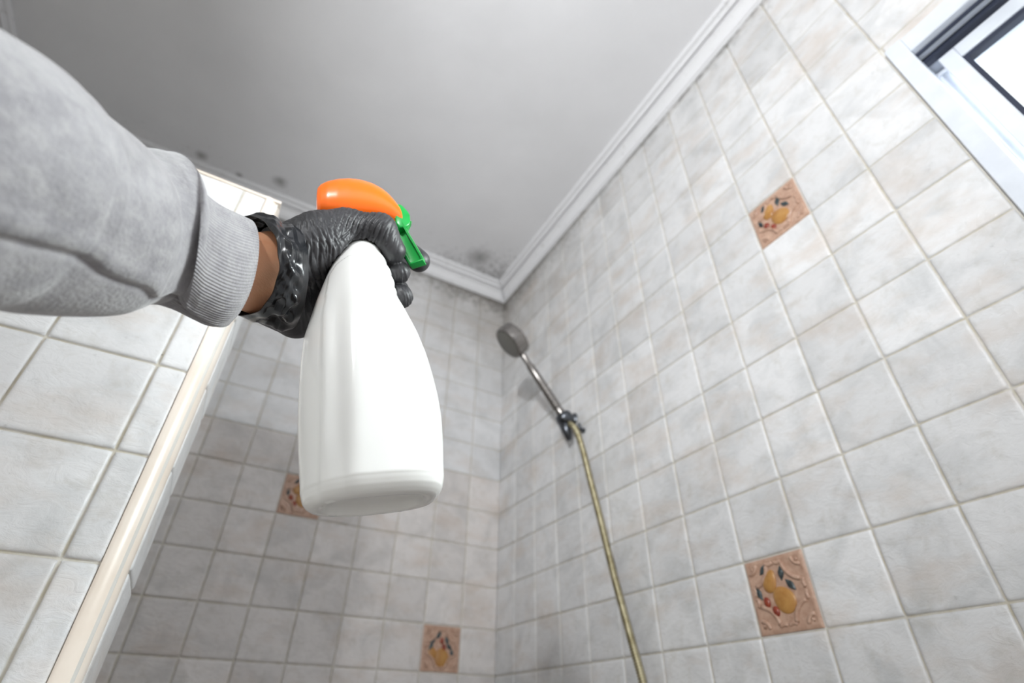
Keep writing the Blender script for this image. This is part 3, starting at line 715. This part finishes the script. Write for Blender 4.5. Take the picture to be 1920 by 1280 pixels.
def bell(V, c, r_): return np.exp(-(np.linalg.norm(V-np.array(c), axis=1)/r_)**2)
V, Q = surface_nets(glove_f, lo, hi, 0.0009)
N = normals(V, Q)
if (N*(V-V.mean(0))).sum() < 0: N = -N; Q = Q[:, ::-1]
disp = wr(0, V, math.radians(8), .0062, 1, .0018)*np.clip(bell(V, K(575, 520, .40), .034)*1.4, 0, 1)
disp += wr(0, V, math.radians(-20), .0052, 5, .0018)*np.clip(bell(V, K(680, 430, .43), .020)*1.5, 0, 1)
disp += wr(0, V, math.radians(30), .0075, 9, .0010)*bell(V, K(590, 425, .41), .026)
disp += wr(0, V, math.radians(20), .0040, 13, .0009)*(bell(V, K(750, 512, .45), .012)+bell(V, K(757, 558, .45), .012)+bell(V, K(788, 490, .47), .012))
V = V+N*disp[:, None]
s = NT('black_nitrile'); nn = s.noise(230, 3, 0.6)
M['glove'] = s.fin(s.mix(s.mapr(s.noise(40, 4), 0.35, 0.7), srgb(44, 44, 47), srgb(54, 53, 56)), s.mapr(s.noise(70, 4), 0.3, 0.7, 0.42, 0.54), s.bump(s.math('ADD', s.noise(90, 4, 0.6, s.scalev(1, 2.2, 0.8), dist=0.8), s.math('MULTIPLY', nn, 0.15)), 0.0007, 0.5), Specular_IOR_Level=0.6)
s = NT('skin'); sp = s.noise(120, 5, 0.7)
M['skin'] = s.fin(s.mix(s.mapr(s.noise(25, 5), 0.35, 0.7), srgb(252, 198, 160), srgb(240, 166, 124)), 0.5, s.bump(s.math('ADD', sp, s.noise(300, 3, 0.6, s.scalev(1, 1, 4))), 0.0003, 0.6), Subsurface_Weight=0.15, Subsurface_Radius=(0.006, 0.003, 0.002), Subsurface_Scale=0.6)
# body: forearm, wrist and the hand inside the glove as one surface
def body_f(P):
    d = hand_sdf(P, -0.0030, True); return smin(d, cone(P, K(140, 380, .285), K(380, 492, .372), .040, .0320), .012)
Vb, Qb = surface_nets(body_f, (-.30, -.04, .22), (-.05, .13, .56), 0.0019)
body = fast_mesh('person', lift(Vb), Qb, M['skin'])
recalc(body)
tag(body, 'person reaching in with one arm, grey sweatshirt sleeve and black glove gripping the spray bottle', 'person')
glove = fast_mesh('glove', lift(V), Q, M['glove'], parent=body); glove['label'] = 'black disposable glove, wrinkled, with a loose turned cuff'
recalc(glove)
# loose glove cuff: rings (centre, top, bottom, near bulge in px, thickness toward lens)
def ringpts(top, bot, d, bulge, thick, n, fold, seed, cshift=0):
    r = np.random.RandomState(seed); t_ = np.array(K(*top, d)); b_ = np.array(K(*bot, d)); c = (t_+b_)/2; a = (t_-b_)/2
    nv = np.array(K((top[0]+bot[0])/2+bulge, (top[1]+bot[1])/2, d-thick))-c; out = []
    ks = [(r.randint(3, 15), r.uniform(0, 6.28), r.uniform(.3, 1)) for _ in range(6)]
    for k in range(n):
        p = 2*math.pi*k/n; g_ = 1+fold*sum(am*math.sin(f_*p+ph) for f_, ph, am in ks)/2
        out.append(c+(a*math.cos(p)+nv*math.sin(p))*g_)
    return np.array(out)
cr = [((463, 404), (452, 592), .400, 66, .034, .02, 3), ((473, 402), (460, 597), .401, 64, .0345, .03, 3), ((484, 403), (472, 601), .402, 62, .0345, .045, 4),
      ((497, 409), (486, 605), .403, 56, .034, .07, 5), ((508, 414), (500, 607), .405, 50, .0325, .05, 5), ((520, 417), (512, 611), .408, 44, .031, .07, 6), ((532, 417), (524, 617), .412, 40, .029, .03, 7), ((548, 419), (540, 618), .416, 34, .026, .02, 8)]
cn_ = 180; base_r = [ringpts(t_, b_, d_, bu, th_, cn_, fo, sd) for t_, b_, d_, bu, th_, fo, sd in cr]
dense = []
for i in range(len(base_r)-1):
    for q_ in range(5):
        f_ = q_/5; f_ = f_*f_*(3-2*f_); dense.append(base_r[i]*(1-f_)+base_r[i+1]*f_)
dense.append(base_r[-1])
inner = [r_*1.0 for r_ in dense[:3]]
for i, r_ in enumerate(dense):
    c = r_.mean(0); x_ = i/len(dense); p = np.arange(cn_)/cn_*2*math.pi
    am = 0.022*np.sin(9*p+5*x_)*np.sin(3.1*x_*3)+0.014*np.sin(17*p-9*x_+np.sin(3*p)*2)
    dense[i] = c+(r_-c)*(1+am*min(1, x_*6)*min(1, (1-x_)*4))[:, None]
cuffin = [c0.mean(0)+(c0-c0.mean(0))*0.985 for c0 in dense[:22]][::-1]
Vc, Fc = loft([lift(x_) for x_ in cuffin+dense], cap0=False, cap1=False)
gc = mesh_np('glove_cuff', Vc, Fc, M['glove'], glove); recalc(gc)
s = NT('black_nitrile_shiny'); M['gshine'] = s.fin(srgb(24, 26, 30), 0.22, s.bump(s.noise(45, 4, 0.5, s.scalev(1.6, 1, 0.5), dist=1.2), 0.0016, 0.45), Specular_IOR_Level=0.6); gc.data.materials[0] = M['gshine']

# ------------------------------------------------------------------ sleeve
s = NT('grey_marl'); h1 = s.noise(120, 6, 0.7, s.scalev(1, 1, 1)); h2 = s.noise(45, 5, 0.65)
cc = s.mix(s.mapr(h2, 0.3, 0.7), srgb(124, 122, 126), srgb(156, 154, 157)); cc = s.mix(s.mapr(h1, 0.45, 0.75), cc, srgb(162, 160, 161))
M['marl'] = s.fin(cc, 0.95, s.bump(s.math('ADD', s.noise(420, 3, 0.6), s.noise(60, 4)), 0.0009, 0.7), Sheen_Weight=0.5, Sheen_Roughness=0.5)
stn = [ # centre x, top y, bottom y, depth
 (-700, -150, 500, .20), (-420, -130, 545, .195), (-200, -60, 570, .205), (-60, 8, 577, .225), (0, 50, 579, .238), (50, 84, 588, .25), (100, 126, 592, .262), (150, 166, 594, .275), (190, 210, 593, .288), (218, 246, 590, .297),
 (238, 268, 584, .303), (268, 274, 573, .312), (302, 282, 571, .322), (330, 300, 578, .331), (350, 322, 586, .338), (366, 354, 594, .345), (385, 374, 602, .353), (402, 386, 609, .361), (420, 396, 613, .370), (436, 404, 612, .379), (449, 411, 607, .388)]
sa = np.array(stn, float); sa[:, 1] += np.interp(sa[:, 0], [-200, 0, 150, 200, 240, 300], [40, 44, 40, 26, 6, 0])
def crm(A, m):   # smooth resample by arc index
    n_ = len(A); t_ = np.linspace(0, n_-1, m); out = []
    for x_ in t_:
        i = min(int(x_), n_-2); f_ = x_-i; p0, p1, p2, p3 = A[max(i-1, 0)], A[i], A[i+1], A[min(i+2, n_-1)]
        out.append(0.5*((2*p1)+(-p0+p2)*f_+(2*p0-5*p1+4*p2-p3)*f_*f_+(-p0+3*p1-3*p2+p3)*f_**3))
    return np.array(out)
SD = crm(sa, 221); nS = 720
cen = np.array([K(x_, (t_+b_)/2, d_) for x_, t_, b_, d_ in SD]); ringsS = []
tang = np.gradient(cen, axis=0); 
for _ in range(12): tang[1:-1] = (tang[:-2]+tang[1:-1]*2+tang[2:])/4
tang /= np.linalg.norm(tang, axis=1)[:, None]
i_c = int(np.argmin(np.abs(SD[:, 0]-366)))        # where the ribbed cuff starts
P2 = np.arange(nS)/nS*2*math.pi
rr_ = np.random.RandomState(3); fk = [(rr_.randint(1, 6), rr_.uniform(.02, .06), rr_.uniform(0, 6)) for _ in range(8)]
for i, (x_, t_, b_, d_) in enumerate(SD):
    lean = 12 if i < i_c else 12+10*(i-i_c)/(len(SD)-i_c)
    tp_ = np.array(K(x_+lean*0.6, t_, d_)); bt_ = np.array(K(x_-lean*1.3, b_, d_)); a = (tp_-bt_)/2; c = (tp_+bt_)/2
    nv = np.cross(a, tang[i]); nv /= np.linalg.norm(nv); nv *= (1 if nv[2] < 0 else -1)
    nv = nv*np.linalg.norm(a)*0.92
    if x_ > 300:
        bl_ = np.interp(x_, [300, 366, 449], [22, 30, 38]); tk = np.linalg.norm(a)*0.9
        nv2 = np.array(K(x_-6+bl_, (t_+b_)/2, d_-tk))-c; f2 = min(1, (x_-300)/50); nvn = nv*(1-f2)+nv2*f2
    else: nvn = None
    rad = np.ones(nS)
    if i < i_c:
        fade = min(1, (i_c-i)/12)
        for f_, am, ph in fk: rad += am*0.22*np.sin(f_*P2+ph+i*0.05*((f_ % 3)-1))*fade
    if nvn is not None: nv = nvn
    # rib and crease.  P2=0 top, pi/2 near side, pi bottom
    cre = np.interp(x_, [-200, 0, 160, 265, 430], [2.15, 2.22, 2.30, 2.53, 2.88])
    g_ = np.exp(-((P2-cre)/0.045)**2)*0.035+0.030/(1+np.exp(-(P2-cre)/0.03))*(P2 < 3.9)*np.clip((3.9-P2)/0.5, 0, 1)+np.exp(-((P2-cre+0.14)/0.10)**2)*-0.022
    rad = rad-g_*(1.0 if x_ < 440 else max(0, (449-x_)/9))
    rib = 0.0
    k_ = np.clip((x_-np.where(P2 < 3.14, 352-62*np.clip((P2-0.6)/2.2, 0, 1), 330))/14, 0, 1)
    rib = 0.0075*np.sin(P2*118+0.6*np.sin(3*P2))*k_
    # overhanging roll of fleece just before the cuff
    roll = 0.03*np.exp(-((x_-(338-50*np.clip((P2-0.6)/2.2, 0, 1)))/16.0)**2)
    rad = rad+rib+roll
    if i >= len(SD)-4: rad *= 1-0.012*(i-len(SD)+4)
    rg = c+(np.cos(P2)*rad)[:, None]*a+(np.sin(P2)*rad)[:, None]*nv
    for _ in range(4):   # keep the measured outline in true perspective
        pxy = np.stack([rg[:, 0]/rg[:, 2]*FPX+960, 640-rg[:, 1]/rg[:, 2]*FPX], 1)
        uu = np.array([lean*1.9, t_-b_], float); Lh_ = np.linalg.norm(uu); uu /= Lh_
        pr_ = (pxy-np.array([x_, (t_+b_)/2]))@uu; hi_, lo_ = pr_.max(), pr_.min()
        kk_ = Lh_/(hi_-lo_); cc_ = rg.mean(0); sh_ = -(hi_+lo_)/2/FPX*cc_[2]
        rg = cc_+(rg-cc_)*kk_+np.array([uu[0], -uu[1], 0])*sh_
    ringsS.append(rg)
cI = i_c+2
def ringmesh(name, rings_, mat, parent, cap0=False):
    n_ = len(rings_[0]); V_ = lift(np.concatenate(rings_)); m_ = len(rings_); I = np.arange(n_*m_).reshape(m_, n_); J = np.roll(I, -1, axis=1)
    Q_ = np.stack([I[:-1], J[:-1], J[1:], I[1:]], -1).reshape(-1, 4); return fast_mesh(name, V_, Q_, mat, parent=parent)
inn = [c_.mean(0)+(c_-c_.mean(0))*0.93 for c_ in ringsS[-30:]][::-1]
capr = [ringsS[0].mean(0)+(ringsS[0]-ringsS[0].mean(0))*f_ for f_ in (0.01, 0.5, 0.9)]
sleeve = ringmesh('sleeve', capr+ringsS[:cI+1], M['marl'], body); sleeve['label'] = 'grey marl sweatshirt sleeve'
cuff = ringmesh('ribbed_cuff', ringsS[cI:]+inn, M['marl'], sleeve)
for o in (sleeve, cuff): recalc(o)
